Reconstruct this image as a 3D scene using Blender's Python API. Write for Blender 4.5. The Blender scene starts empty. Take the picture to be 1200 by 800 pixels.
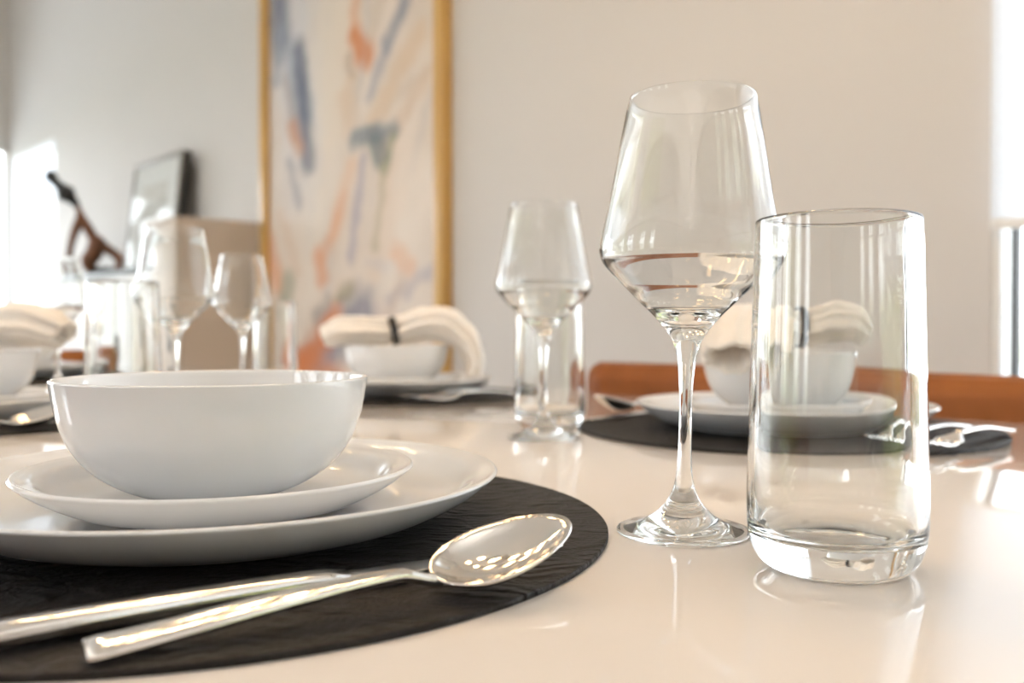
import bpy, bmesh, math, random
from mathutils import Vector, Matrix, noise
C = bpy.context.scene.collection
R = math.radians
PI = math.pi

# ------------------------------------------------------------------ camera
EYE = 0.108                # the lens sits this far above the table top
TOP = 0.75                 # table top above the floor
F = 1058.0                 # focal length in pixels of the 1200 px wide frame
PITCH = 0.0147
cam = bpy.data.cameras.new('camera')
cam.lens = F / 1200 * 36
cam.sensor_width = 36
cam.clip_start = 0.02
cam.dof.use_dof = True
cam.dof.focus_distance = 0.44
cam.dof.aperture_fstop = 6.3
camo = bpy.data.objects.new('camera', cam)
C.objects.link(camo)
camo.location = (0, 0, TOP + EYE)
camo.rotation_euler = (PI / 2 - PITCH, 0, 0)
sc = bpy.context.scene
sc.camera = camo

# ------------------------------------------------------------------ sky
world = bpy.data.worlds.new('sky')
sc.world = world
world.use_nodes = True
wn = world.node_tree
wn.nodes.clear()
w_out = wn.nodes.new('ShaderNodeOutputWorld')
w_bg = wn.nodes.new('ShaderNodeBackground')
w_tc = wn.nodes.new('ShaderNodeTexCoord')
w_sep = wn.nodes.new('ShaderNodeSeparateXYZ')
w_ramp = wn.nodes.new('ShaderNodeValToRGB')
w_map = wn.nodes.new('ShaderNodeMapRange')
w_map.inputs['From Min'].default_value = -1
w_map.inputs['From Max'].default_value = 1
wn.links.new(w_tc.outputs['Generated'], w_sep.inputs[0])
wn.links.new(w_sep.outputs['Z'], w_map.inputs['Value'])
wn.links.new(w_map.outputs[0], w_ramp.inputs[0])
wn.links.new(w_ramp.outputs[0], w_bg.inputs[0])
wn.links.new(w_bg.outputs[0], w_out.inputs[0])
e = w_ramp.color_ramp.elements
e[0].position, e[0].color = 0.49, (0.40, 0.41, 0.33, 1)
e[1].position, e[1].color = 0.51, (0.93, 0.965, 1.0, 1)
e2 = w_ramp.color_ramp.elements.new(1.0)
e2.color = (0.74, 0.86, 1.0, 1)
w_bg.inputs['Strength'].default_value = 5.2

# ------------------------------------------------------------------ exposure
vs = sc.view_settings
vs.view_transform = 'Standard'
vs.look = 'None'
vs.gamma = 1
vs.use_curve_mapping = False
vs.exposure = 0.53
cy = sc.cycles
cy.caustics_reflective = True
cy.caustics_refractive = True
cy.blur_glossy = 0.6
cy.sample_clamp_indirect = 6.0
cy.max_bounces = 16
cy.transmission_bounces = 14
cy.glossy_bounces = 8
cy.diffuse_bounces = 5
cy.transparent_max_bounces = 12

# ------------------------------------------------------------------ room axes
# the room is turned: EX runs along the picture wall to the right, EN towards it
EX = Vector((0.677, -0.736, 0))
EN = Vector((0.736, 0.677, 0))
YAW = math.atan2(EX.y, EX.x)
WALL_B = 2.10


def room(a, b, z=0.0):
    return EX * a + EN * b + Vector((0, 0, z))


def at(px, py, z=0.0):
    """point on the level z above the table top seen at a pixel of the 1200x800 frame"""
    v = (py - 400) / F
    d = (EYE - z) / (v * math.cos(PITCH) + math.sin(PITCH)) * math.cos(PITCH)
    return Vector(((px - 600) / F * d, d, TOP + z))


def wall_ab(px, b=WALL_B):
    """(a, depth) where the sight line of column px meets the plane at b"""
    t = (px - 600) / F
    d = b / (EN.x * t + EN.y)
    return EX.x * t * d + EX.y * d, d


def height(py, d):
    return TOP + EYE + (400 - py) / F * d - d * PITCH


# ------------------------------------------------------------------ helpers
def link(name, mesh, mat=None, parent=None, smooth=True):
    o = bpy.data.objects.new(name, mesh)
    C.objects.link(o)
    if mat:
        mesh.materials.append(mat)
    if smooth:
        mesh.polygons.foreach_set('use_smooth', [True] * len(mesh.polygons))
    if parent:
        o.parent = parent
    return o


def from_bm(name, bm, mat=None, parent=None, smooth=False):
    bmesh.ops.recalc_face_normals(bm, faces=bm.faces)
    me = bpy.data.meshes.new(name)
    bm.to_mesh(me)
    bm.free()
    return link(name, me, mat, parent, smooth)


def tag(o, label=None, cat=None, group=None, kind=None):
    if label: o['label'] = label
    if cat: o['category'] = cat
    if group: o['group'] = group
    if kind: o['kind'] = kind
    return o


def thing(name, loc, rz=0.0, label=None, cat=None, group=None):
    o = bpy.data.objects.new(name, None)
    o.empty_display_size = 0.05
    C.objects.link(o)
    o.location = loc
    o.rotation_euler = (0, 0, rz)
    return tag(o, label, cat, group)


def dup(root, loc, rz=None, label=None, group=None, rot=None):
    r = root.copy()
    C.objects.link(r)
    r.location = loc
    if rz is not None:
        r.rotation_euler = (r.rotation_euler.x, r.rotation_euler.y, rz)
    if rot is not None:
        r.rotation_euler = rot
    if label: r['label'] = label
    if group: r['group'] = group
    for ch in list(root.children):
        c = ch.copy()
        C.objects.link(c)
        c.parent = r
        for g in list(ch.children):
            d = g.copy()
            C.objects.link(d)
            d.parent = c
    return r


def add_box(bm, x0, x1, y0, y1, z0, z1, bevel=0.0, seg=2):
    v = [bm.verts.new((x, y, z)) for z in (z0, z1) for y in (y0, y1) for x in (x0, x1)]
    fs = [bm.faces.new([v[i] for i in q]) for q in
          ((0, 2, 3, 1), (4, 5, 7, 6), (0, 1, 5, 4), (1, 3, 7, 5), (3, 2, 6, 7), (2, 0, 4, 6))]
    if bevel:
        es = list({ed for f in fs for ed in f.edges})
        bmesh.ops.bevel(bm, geom=es, offset=bevel, segments=seg, affect='EDGES', profile=0.5)
    return bm


def box(name, x0, x1, y0, y1, z0, z1, mat, parent=None, bevel=0.0, seg=2):
    return from_bm(name, add_box(bmesh.new(), x0, x1, y0, y1, z0, z1, bevel, seg), mat, parent, bevel > 0)


def room_box(name, a0, a1, b0, b1, z0, z1, mat, parent=None, bevel=0.0):
    """a box laid out along the room axes"""
    bm = add_box(bmesh.new(), a0, a1, b0, b1, z0, z1, bevel)
    bmesh.ops.rotate(bm, verts=bm.verts, cent=(0, 0, 0), matrix=Matrix.Rotation(YAW, 3, 'Z'))
    return from_bm(name, bm, mat, parent, bevel > 0)


def spline(pts, n=10):
    """Catmull-Rom through the points (each a tuple), n steps per span; a repeated point makes a corner"""
    out = []
    P = [Vector(p) for p in pts]
    for i in range(len(P) - 1):
        p0 = P[i - 1] if i else P[i] * 2 - P[i + 1]
        p1, p2 = P[i], P[i + 1]
        p3 = P[i + 2] if i + 2 < len(P) else P[i + 1] * 2 - P[i]
        # centripetal parameters
        def dt(a, b): return max((b - a).length, 1e-9) ** 0.5
        t0 = 0.0; t1 = t0 + dt(p0, p1); t2 = t1 + dt(p1, p2); t3 = t2 + dt(p2, p3)
        for k in range(n):
            t = t1 + (t2 - t1) * k / n
            a1 = p0 * ((t1 - t) / (t1 - t0)) + p1 * ((t - t0) / (t1 - t0))
            a2 = p1 * ((t2 - t) / (t2 - t1)) + p2 * ((t - t1) / (t2 - t1))
            a3 = p2 * ((t3 - t) / (t3 - t2)) + p3 * ((t - t2) / (t3 - t2))
            b1 = a1 * ((t2 - t) / (t2 - t0)) + a2 * ((t - t0) / (t2 - t0))
            b2 = a2 * ((t3 - t) / (t3 - t1)) + a3 * ((t - t1) / (t3 - t1))
            out.append(b1 * ((t2 - t) / (t2 - t1)) + b2 * ((t - t1) / (t2 - t1)))
    out.append(P[-1])
    return out


def lathe_parts(profile, cuts, names, mat, parent, seg=96, shear=0.0):
    """turn a dense (r, z) profile and cut it into parts at the given indices;
    the parts share their seam ring and their shading normals"""
    n = len(profile)
    nrm = []
    for i in range(n):
        a = profile[max(i - 1, 0)]
        b = profile[min(i + 1, n - 1)]
        t = Vector((b[0] - a[0], b[1] - a[1]))
        t = t.normalized() if t.length > 1e-12 else Vector((1, 0))
        nrm.append((t.y, -t.x))          # outside lies to the right of the direction of travel
    res = []
    bounds = [0] + list(cuts) + [n - 1]
    for k, nm in enumerate(names):
        i0, i1 = bounds[k], bounds[k + 1]
        verts, normals, faces, rings = [], [], [], []
        for i in range(i0, i1 + 1):
            r, z = profile[i][0], profile[i][1]
            nr, nz = nrm[i]
            if r < 1e-6:
                rings.append([len(verts)])
                verts.append((shear * z, 0, z)); normals.append((0, 0, -1 if i < n / 2 else 1))
            else:
                ring = []
                for s in range(seg):
                    c, d = math.cos(2 * PI * s / seg), math.sin(2 * PI * s / seg)
                    ring.append(len(verts))
                    verts.append((r * c + shear * z, r * d, z)); normals.append((nr * c, nr * d, nz))
                rings.append(ring)
        for q in range(len(rings) - 1):
            A, B = rings[q], rings[q + 1]
            if len(A) == 1 and len(B) == 1: continue
            for s in range(seg):
                t = (s + 1) % seg
                if len(A) == 1: faces.append((A[0], B[t], B[s]))
                elif len(B) == 1: faces.append((A[s], A[t], B[0]))
                else: faces.append((A[s], A[t], B[t], B[s]))
        me = bpy.data.meshes.new(nm)
        me.from_pydata(verts, [], faces)
        me.update()
        o = link(nm, me, mat, parent)
        me.normals_split_custom_set_from_vertices(normals)
        res.append(o)
    return res


def loft(name, path, sizes, mat, parent=None, n=16, up=(0, 0, 1), power=2.6, closed_ends=True):
    """sweep a rounded flat section (width, thickness) along a path"""
    up = Vector(up)
    verts, faces, rings = [], [], []
    m = len(path)
    for i, p in enumerate(path):
        p = Vector(p)
        t = (Vector(path[min(i + 1, m - 1)]) - Vector(path[max(i - 1, 0)])).normalized()
        side = t.cross(up).normalized()
        nn = side.cross(t).normalized()
        w, h = sizes[i]
        ring = []
        for s in range(n):
            th = 2 * PI * s / n
            c, d = math.cos(th), math.sin(th)
            x = math.copysign(abs(c) ** (2 / power), c) * w / 2
            y = math.copysign(abs(d) ** (2 / power), d) * h / 2
            ring.append(len(verts))
            verts.append(p + side * x + nn * y)
        rings.append(ring)
    for a, b in zip(rings, rings[1:]):
        for s in range(n):
            faces.append((a[s], a[(s + 1) % n], b[(s + 1) % n], b[s]))
    if closed_ends:
        for ring, rev in ((rings[0], True), (rings[-1], False)):
            c = len(verts)
            verts.append(sum((verts[i] for i in ring), Vector()) / n)
            for s in range(n):
                f = (ring[s], ring[(s + 1) % n], c)
                faces.append(f[::-1] if rev else f)
    bm = bmesh.new()
    bv = [bm.verts.new(v) for v in verts]
    for f in faces:
        bm.faces.new([bv[i] for i in f])
    return from_bm(name, bm, mat, parent, True)


def tube(name, pts, radii, mat, parent=None, n=12, steps=6, closed=False):
    P = [Vector(p) for p in pts]
    path = spline([tuple(p) + (r,) for p, r in zip(P, radii)], steps)
    return loft(name, [p[:3] for p in path], [(2 * p[3], 2 * p[3]) for p in path], mat, parent, n,
                up=(0.13, 0.95, 0.21), power=2.0)


# ------------------------------------------------------------------ materials
def new_mat(name):
    m = bpy.data.materials.new(name)
    m.use_nodes = True
    nt = m.node_tree
    return m, nt, nt.nodes['Principled BSDF']


def N(nt, kind, **kw):
    n = nt.nodes.new(kind)
    for k, v in kw.items():
        if k in n.inputs: n.inputs[k].default_value = v
        else: setattr(n, k, v)
    return n


def coords(nt, scale=(1, 1, 1), kind='Object'):
    tc = N(nt, 'ShaderNodeTexCoord')
    mp = N(nt, 'ShaderNodeMapping')
    mp.inputs['Scale'].default_value = scale
    nt.links.new(tc.outputs[kind], mp.inputs['Vector'])
    return mp.outputs[0]


def plain(name, col, rough=0.5, metal=0.0, spec=0.5, coat=0.0, var=0.04, vscale=6.0, bump=0.0, bscale=60.0):
    m, nt, b = new_mat(name)
    b.inputs['Roughness'].default_value = rough
    b.inputs['Metallic'].default_value = metal
    b.inputs['Specular IOR Level'].default_value = spec
    b.inputs['Coat Weight'].default_value = coat
    b.inputs['Coat Roughness'].default_value = 0.05
    co = coords(nt)
    nz = N(nt, 'ShaderNodeTexNoise', Scale=vscale, Detail=3.0)
    nt.links.new(co, nz.inputs['Vector'])
    rp = N(nt, 'ShaderNodeValToRGB')
    rp.color_ramp.elements[0].color = tuple(c * (1 - var) for c in col) + (1,)
    rp.color_ramp.elements[1].color = tuple(min(1, c * (1 + var)) for c in col) + (1,)
    nt.links.new(nz.outputs[0], rp.inputs[0])
    nt.links.new(rp.outputs[0], b.inputs['Base Color'])
    if bump:
        n2 = N(nt, 'ShaderNodeTexNoise', Scale=bscale, Detail=4.0)
        nt.links.new(co, n2.inputs['Vector'])
        bp = N(nt, 'ShaderNodeBump', Strength=bump, Distance=0.002)
        nt.links.new(n2.outputs[0], bp.inputs['Height'])
        nt.links.new(bp.outputs[0], b.inputs['Normal'])
    return m


M = {}
M['wall'] = plain('wall_paint', (0.64, 0.615, 0.59), 0.75, var=0.015, vscale=2, bump=0.08, bscale=220)
M['white_paint'] = plain('white_paint', (0.84, 0.83, 0.81), 0.5, var=0.01)
M['ceiling'] = plain('ceiling_paint', (0.86, 0.85, 0.83), 0.8, var=0.01)
M['porcelain'] = plain('white_porcelain', (0.80, 0.805, 0.81), 0.09, spec=0.55, coat=0.25, var=0.01)
M['bisque'] = plain('unglazed_foot', (0.78, 0.77, 0.74), 0.6, var=0.02)
M['steel'] = plain('polished_steel', (0.80, 0.77, 0.73), 0.08, 1.0, var=0.01, bump=0.03, bscale=400)
M['black_metal'] = plain('black_metal', (0.02, 0.02, 0.022), 0.4, var=0.1)
M['ring'] = plain('black_ring', (0.014, 0.014, 0.016), 0.35, var=0.1)
M['table'] = plain('glossy_cream_top', (0.80, 0.73, 0.665), 0.055, spec=0.5, coat=0.4, var=0.012, vscale=3)
M['table_edge'] = plain('cream_edge', (0.70, 0.61, 0.53), 0.2, var=0.01)
M['sideboard'] = plain('greige_lacquer', (0.60, 0.51, 0.42), 0.5, var=0.03)
M['dark_top'] = plain('dark_stone_top', (0.10, 0.105, 0.10), 0.3, var=0.2, vscale=30)
M['sculpt_black'] = plain('blackened_bronze', (0.012, 0.011, 0.011), 0.45, var=0.2)
M['sculpt_brown'] = plain('brown_bronze', (0.15, 0.055, 0.02), 0.4, metal=0.2, var=0.35, vscale=14)
M['pic_frame'] = plain('pewter_frame', (0.32, 0.30, 0.28), 0.4, metal=0.4, var=0.05)
M['pic_back'] = plain('black_backing', (0.012, 0.011, 0.01), 0.6, var=0.1)
M['pic_mat'] = plain('picture_mat_board', (0.82, 0.80, 0.77), 0.6, var=0.02)
M['lawn'] = plain('lawn', (0.24, 0.245, 0.15), 0.9, var=0.4, vscale=3)
M['paving'] = plain('pale_paving', (0.80, 0.79, 0.77), 0.8, var=0.05, vscale=2)
M['leaf'] = plain('leaf', (0.36, 0.37, 0.13), 0.6, var=0.5, vscale=5)


def leather(name, a, b, scale, rough, bump, dist=0.002):
    m, nt, p = new_mat(name)
    co = coords(nt)
    n1 = N(nt, 'ShaderNodeTexNoise', Scale=scale, Detail=5.0)
    nt.links.new(co, n1.inputs['Vector'])
    rp = N(nt, 'ShaderNodeValToRGB')
    rp.color_ramp.elements[0].position, rp.color_ramp.elements[0].color = 0.35, a + (1,)
    rp.color_ramp.elements[1].position, rp.color_ramp.elements[1].color = 0.68, b + (1,)
    nt.links.new(n1.outputs[0], rp.inputs[0])
    nt.links.new(rp.outputs[0], p.inputs['Base Color'])
    p.inputs['Roughness'].default_value = rough
    # creases: warped, stretched ridges
    tc = N(nt, 'ShaderNodeTexCoord')
    mp = N(nt, 'ShaderNodeMapping')
    mp.inputs['Scale'].default_value = (50, 105, 50)
    mp.inputs['Rotation'].default_value = (0, 0, 0.25)
    wz = N(nt, 'ShaderNodeTexNoise', Scale=18.0, Detail=3.0)
    nt.links.new(tc.outputs['Object'], wz.inputs['Vector'])
    mx = N(nt, 'ShaderNodeVectorMath', operation='SCALE')
    mx.inputs['Scale'].default_value = 0.05
    nt.links.new(wz.outputs['Color'], mx.inputs[0])
    ad = N(nt, 'ShaderNodeVectorMath', operation='ADD')
    nt.links.new(tc.outputs['Object'], ad.inputs[0])
    nt.links.new(mx.outputs[0], ad.inputs[1])
    nt.links.new(ad.outputs[0], mp.inputs['Vector'])
    rg = N(nt, 'ShaderNodeTexNoise', Scale=1.0, Detail=5.0, Roughness=0.62)
    try:
        rg.noise_type = 'RIDGED_MULTIFRACTAL'
    except Exception:
        pass
    nt.links.new(mp.outputs[0], rg.inputs['Vector'])
    fine = N(nt, 'ShaderNodeTexNoise', Scale=420.0, Detail=3.0)
    nt.links.new(tc.outputs['Object'], fine.inputs['Vector'])
    m2 = N(nt, 'ShaderNodeMath', operation='MULTIPLY_ADD')
    m2.inputs[1].default_value = 0.22
    nt.links.new(fine.outputs[0], m2.inputs[0])
    nt.links.new(rg.outputs[0], m2.inputs[2])
    bp = N(nt, 'ShaderNodeBump', Strength=bump, Distance=dist)
    nt.links.new(m2.outputs[0], bp.inputs['Height'])
    nt.links.new(bp.outputs[0], p.inputs['Normal'])
    return m


M['mat'] = leather('black_leather', (0.009, 0.008, 0.008), (0.020, 0.016, 0.014), 9, 0.55, 1.0, 0.005)
M['mat'].node_tree.nodes['Principled BSDF'].inputs['Specular IOR Level'].default_value = 0.22
M['tan_leather'] = leather('tan_leather', (0.20, 0.062, 0.014), (0.30, 0.10, 0.024), 7, 0.5, 0.12)
M['tan_leather'].node_tree.nodes['Principled BSDF'].inputs['Specular IOR Level'].default_value = 0.2


def make_glass():
    m, nt, p = new_mat('clear_glass')
    nt.nodes.remove(p)
    g = N(nt, 'ShaderNodeBsdfGlass', Roughness=0.0, IOR=1.5)
    g.inputs['Color'].default_value = (0.985, 0.988, 0.985, 1)
    nt.links.new(g.outputs[0], nt.nodes['Material Output'].inputs['Surface'])
    return m


M['glass'] = make_glass()


def make_pane():
    m, nt, p = new_mat('window_glass')
    nt.nodes.remove(p)
    t = N(nt, 'ShaderNodeBsdfTransparent')
    t.inputs[0].default_value = (0.97, 0.98, 0.98, 1)
    g = N(nt, 'ShaderNodeBsdfGlossy', Roughness=0.0)
    fr = N(nt, 'ShaderNodeFresnel', IOR=1.45)
    mx = N(nt, 'ShaderNodeMixShader')
    ge = N(nt, 'ShaderNodeNewGeometry')
    sb_ = N(nt, 'ShaderNodeMath', operation='SUBTRACT')
    sb_.inputs[0].default_value = 1.0
    nt.links.new(ge.outputs['Backfacing'], sb_.inputs[1])
    ml = N(nt, 'ShaderNodeMath', operation='MULTIPLY')
    nt.links.new(fr.outputs[0], ml.inputs[0])
    nt.links.new(sb_.outputs[0], ml.inputs[1])
    nt.links.new(ml.outputs[0], mx.inputs[0])
    nt.links.new(t.outputs[0], mx.inputs[1])
    nt.links.new(g.outputs[0], mx.inputs[2])
    nt.links.new(mx.outputs[0], nt.nodes['Material Output'].inputs['Surface'])
    return m


M['pane'] = make_pane()


def make_shade():
    m, nt, p = new_mat('roller_shade_cloth')
    nt.nodes.remove(p)
    co = coords(nt)
    wv = N(nt, 'ShaderNodeTexNoise', Scale=160.0, Detail=2.0)
    nt.links.new(co, wv.inputs['Vector'])
    rp = N(nt, 'ShaderNodeValToRGB')
    rp.color_ramp.elements[0].color = (0.80, 0.81, 0.83, 1)
    rp.color_ramp.elements[1].color = (0.92, 0.93, 0.95, 1)
    nt.links.new(wv.outputs[0], rp.inputs[0])
    d = N(nt, 'ShaderNodeBsdfDiffuse')
    t = N(nt, 'ShaderNodeBsdfTranslucent')
    nt.links.new(rp.outputs[0], d.inputs[0])
    nt.links.new(rp.outputs[0], t.inputs[0])
    mx = N(nt, 'ShaderNodeMixShader')
    mx.inputs[0].default_value = 0.6
    nt.links.new(d.outputs[0], mx.inputs[1])
    nt.links.new(t.outputs[0], mx.inputs[2])
    nt.links.new(mx.outputs[0], nt.nodes['Material Output'].inputs['Surface'])
    return m


M['shade'] = make_shade()


def make_cloth():
    m, nt, p = new_mat('cream_linen')
    co = coords(nt)
    p.inputs['Base Color'].default_value = (0.80, 0.73, 0.65, 1)
    p.inputs['Roughness'].default_value = 0.9
    p.inputs['Sheen Weight'].default_value = 0.3
    n1 = N(nt, 'ShaderNodeTexNoise', Scale=55.0, Detail=5.0)
    nt.links.new(co, n1.inputs['Vector'])
    rp = N(nt, 'ShaderNodeValToRGB')
    rp.color_ramp.elements[0].color = (0.80, 0.74, 0.67, 1)
    rp.color_ramp.elements[1].color = (0.87, 0.82, 0.76, 1)
    nt.links.new(n1.outputs[0], rp.inputs[0])
    nt.links.new(rp.outputs[0], p.inputs['Base Color'])
    bp = N(nt, 'ShaderNodeBump', Strength=0.25, Distance=0.003)
    nt.links.new(n1.outputs[0], bp.inputs['Height'])
    nt.links.new(bp.outputs[0], p.inputs['Normal'])
    return m


M['cloth'] = make_cloth()


def make_wood(name, a, b, rough=0.4, scale=(2.0, 26.0, 2.0)):
    m, nt, p = new_mat(name)
    co = coords(nt, scale)
    n1 = N(nt, 'ShaderNodeTexNoise', Scale=1.6, Detail=6.0, Distortion=0.8)
    nt.links.new(co, n1.inputs['Vector'])
    rp = N(nt, 'ShaderNodeValToRGB')
    rp.color_ramp.elements[0].position, rp.color_ramp.elements[0].color = 0.3, a + (1,)
    rp.color_ramp.elements[1].position, rp.color_ramp.elements[1].color = 0.7, b + (1,)
    nt.links.new(n1.outputs[0], rp.inputs[0])
    nt.links.new(rp.outputs[0], p.inputs['Base Color'])
    p.inputs['Roughness'].default_value = rough
    return m


M['floor'] = make_wood('brown_floor_boards', (0.17, 0.115, 0.08), (0.27, 0.19, 0.135), 0.35)
M['gold'] = make_wood('gilt_wood', (0.50, 0.29, 0.075), (0.62, 0.38, 0.12), 0.3, (20, 20, 2))


def make_paint():
    m, nt, p = new_mat('painted_canvas')
    at_ = N(nt, 'ShaderNodeAttribute', attribute_name='paint')
    nt.links.new(at_.outputs['Color'], p.inputs['Base Color'])
    p.inputs['Roughness'].default_value = 0.65
    co = coords(nt)
    n1 = N(nt, 'ShaderNodeTexNoise', Scale=300.0, Detail=2.0)
    nt.links.new(co, n1.inputs['Vector'])
    bp = N(nt, 'ShaderNodeBump', Strength=0.2, Distance=0.001)
    nt.links.new(n1.outputs[0], bp.inputs['Height'])
    nt.links.new(bp.outputs[0], p.inputs['Normal'])
    return m


M['paint'] = make_paint()


def make_bulb():
    m, nt, p = new_mat('warm_bulb')
    p.inputs['Base Color'].default_value = (1, 0.9, 0.75, 1)
    p.inputs['Emission Color'].default_value = (1.0, 0.66, 0.34, 1)
    p.inputs['Emission Strength'].default_value = 45.0
    return m


M['bulb'] = make_bulb()

# ------------------------------------------------------------------ the room
A_L, A_R = wall_ab(13)[0], 2.6          # end walls
B_F = -3.4                     # wall behind the camera
HC = 3.8
TH = 0.16


def wall_with_openings(name, axis, pos, thick, lo, hi, openings):
    """one mesh: a wall along 'a' (axis='a', at b=pos) or along 'b' (axis='b', at a=pos);
    openings are (lo, hi, z0, z1)"""
    bm = bmesh.new()
    xs = sorted({lo, hi} | {o[0] for o in openings} | {o[1] for o in openings})
    for x0, x1 in zip(xs, xs[1:]):
        mid = (x0 + x1) / 2
        holes = [o for o in openings if o[0] < mid < o[1]]
        spans = [(0, HC)] if not holes else [(0, holes[0][2]), (holes[0][3], HC)]
        for z0, z1 in spans:
            if z1 - z0 < 1e-4: continue
            if axis == 'a': add_box(bm, x0, x1, pos, pos + thick, z0, z1)
            else: add_box(bm, pos, pos + thick, x0, x1, z0, z1)
    bmesh.ops.remove_doubles(bm, verts=bm.verts, dist=1e-5)
    bmesh.ops.rotate(bm, verts=bm.verts, cent=(0, 0, 0), matrix=Matrix.Rotation(YAW, 3, 'Z'))
    return tag(from_bm(name, bm, M['wall']), kind='structure')


wr0, _ = wall_ab(1162)
wl1, dl = wall_ab(66)
wl0, _ = wall_ab(18)
WIN_R = (wr0, 1.55, 0.42, 2.42)
WIN_L = (wl0, wl1, 0.30, height(163, dl))
tag(room_box('floor', A_L - TH, A_R + TH, B_F - TH, WALL_B + TH, -0.1, 0, M['floor']), kind='structure')
tag(room_box('ceiling', A_L - TH, A_R + TH, B_F - TH, WALL_B + TH, HC, HC + 0.1, M['ceiling']), kind='structure')
wall_with_openings('wall_back', 'a', WALL_B, TH, A_L - TH, A_R + TH, [WIN_R, WIN_L])
END = (B_F + 1.5, WALL_B - 0.018, 0.12, 2.39)
wall_with_openings('wall_left', 'b', A_L - TH, TH, B_F, WALL_B, [END])
FRONT = [(-6.9, -5.6, 0.15, 2.4), (-4.5, -3.3, 0.15, 2.4), (-2.35, -1.75, 0.15, 2.4), (-1.2, -0.8, 0.15, 2.4)]
wall_with_openings('wall_front', 'a', B_F - TH, TH, A_L - TH, A_R + TH, FRONT)
wall_with_openings('wall_right', 'b', A_R, TH, B_F, WALL_B, [(0.25, 1.95, 0.2, 2.4)])

win_n = [0]


def window(axis, pos, lo, hi, z0, z1, bars, mat, outward):
    """frame with stiles, rails and panes, set in an opening"""
    win_n[0] += 1
    t = thing('window_%d' % win_n[0], (0, 0, 0))
    t['kind'] = 'structure'
    w, dpt = 0.016, 0.03
    p0 = pos + outward * 0.004
    q = sorted((p0, p0 + outward * dpt))

    def piece(nm, x0, x1, zz0, zz1, m, thin=False):
        y = q if not thin else sorted((p0 + outward * 0.012, p0 + outward * 0.018))
        if axis == 'a': room_box(nm, x0, x1, y[0], y[1], zz0, zz1, m, t)
        else: room_box(nm, y[0], y[1], x0, x1, zz0, zz1, m, t)
    piece('frame_stile', lo, lo + w, z0, z1, mat)
    piece('frame_stile', hi - w, hi, z0, z1, mat)
    piece('frame_rail', lo + w, hi - w, z0, z0 + w, mat)
    piece('frame_rail', lo + w, hi - w, z1 - w, z1, mat)
    edges = [lo + w] + [x for b in bars for x in (b - 0.006, b + 0.006)] + [hi - w]
    for bpos in bars:
        piece('mullion', bpos - 0.006, bpos + 0.006, z0 + w, z1 - w, M['black_metal'])
    for k in range(0, len(edges), 2):
        piece('pane', edges[k], edges[k + 1], z0 + w, z1 - w, M['pane'], True)
    # daylight comes in through the opening
    L = bpy.data.lights.new('window_portal', 'AREA')
    L.shape = 'RECTANGLE'
    L.size, L.size_y = hi - lo, z1 - z0
    L.cycles.is_portal = True
    lo_ = bpy.data.objects.new('window_portal', L)
    C.objects.link(lo_)
    pp = pos + outward * 0.2
    mid = (lo + hi) / 2
    loc = room(mid, pp, (z0 + z1) / 2) if axis == 'a' else room(pp, mid, (z0 + z1) / 2)
    lo_.location = loc
    inward = (EN if axis == 'a' else EX) * (-outward)
    lo_.rotation_euler = inward.to_track_quat('-Z', 'Z').to_euler()
    return t


mul, _ = wall_ab(1191, WALL_B + 0.02)
window('a', WALL_B, *WIN_R, [mul, mul + 0.75, mul + 1.5], M['white_paint'], 1)
window('a', WALL_B, *WIN_L, [], M['white_paint'], 1)
window('b', A_L, *END, [-1.9, -0.7, 0.6], M['white_paint'], -1)
for f in FRONT:
    window('a', B_F, *f, [(f[0] + f[1]) / 2], M['white_paint'], -1)
window('b', A_R, 0.25, 1.95, 0.2, 2.4, [1.1], M['white_paint'], 1)

# roller shade half down in the right window
_, dshade = wall_ab(1180, WALL_B - 0.024)
zs = height(256, dshade)
sh = thing('roller_shade', room((WIN_R[0] + WIN_R[1]) / 2, WALL_B - 0.024, zs),
           YAW, 'white roller shade pulled halfway down the window at the right edge', 'shade')
hw = (WIN_R[1] - WIN_R[0]) / 2 - 0.004
box('shade_cloth', -hw, hw, -0.001, 0.001, 0.0, WIN_R[3] - zs - 0.05, M['shade'], sh)
box('hem_bar', -hw, hw, -0.006, 0.006, -0.022, 0.0, M['white_paint'], sh, 0.002)
box('roller_tube', -hw, hw, -0.02, 0.02, WIN_R[3] - zs - 0.05, WIN_R[3] - zs - 0.004, M['white_paint'], sh, 0.012)

shr = thing('roller_shade', room(A_R - 0.025, 1.10, 1.15), YAW + PI / 2,
            'white roller shade on the right wall window beyond the right edge', 'shade')
box('shade_cloth', -0.85, 0.85, -0.001, 0.001, 0.0, 1.2, M['shade'], shr)
box('hem_bar', -0.85, 0.85, -0.006, 0.006, -0.022, 0.0, M['white_paint'], shr, 0.002)
box('roller_tube', -0.85, 0.85, -0.02, 0.02, 1.2, 1.245, M['white_paint'], shr, 0.012)
_, dsl = wall_ab(40, WALL_B - 0.02)
zl = height(372, dsl)
shl = thing('roller_shade', room((WIN_L[0] + WIN_L[1]) / 2, WALL_B - 0.004, zl), YAW,
            'white roller shade over the far left window behind the sculpture', 'shade')
hl = (WIN_L[1] - WIN_L[0]) / 2
box('shade_cloth', -hl, hl, -0.001, 0.001, 0.0, WIN_L[3] - zl - 0.01, M['shade'], shl)
box('hem_bar', -hl, hl, -0.004, 0.003, -0.02, 0.0, M['white_paint'], shl, 0.001)
box('roller_tube', -hl, hl, -0.004, 0.003, WIN_L[3] - zl - 0.01, WIN_L[3] - zl + 0.01, M['white_paint'], shl, 0.001)

# outside
tag(room_box('ground', -30, 25, -30, 30, -0.6, -0.41, M['lawn']), kind='structure')
tag(room_box('pavement', -30, A_R + 1.5, B_F - 1.5, 30, -0.4, -0.25, M['paving']), kind='structure')



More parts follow.
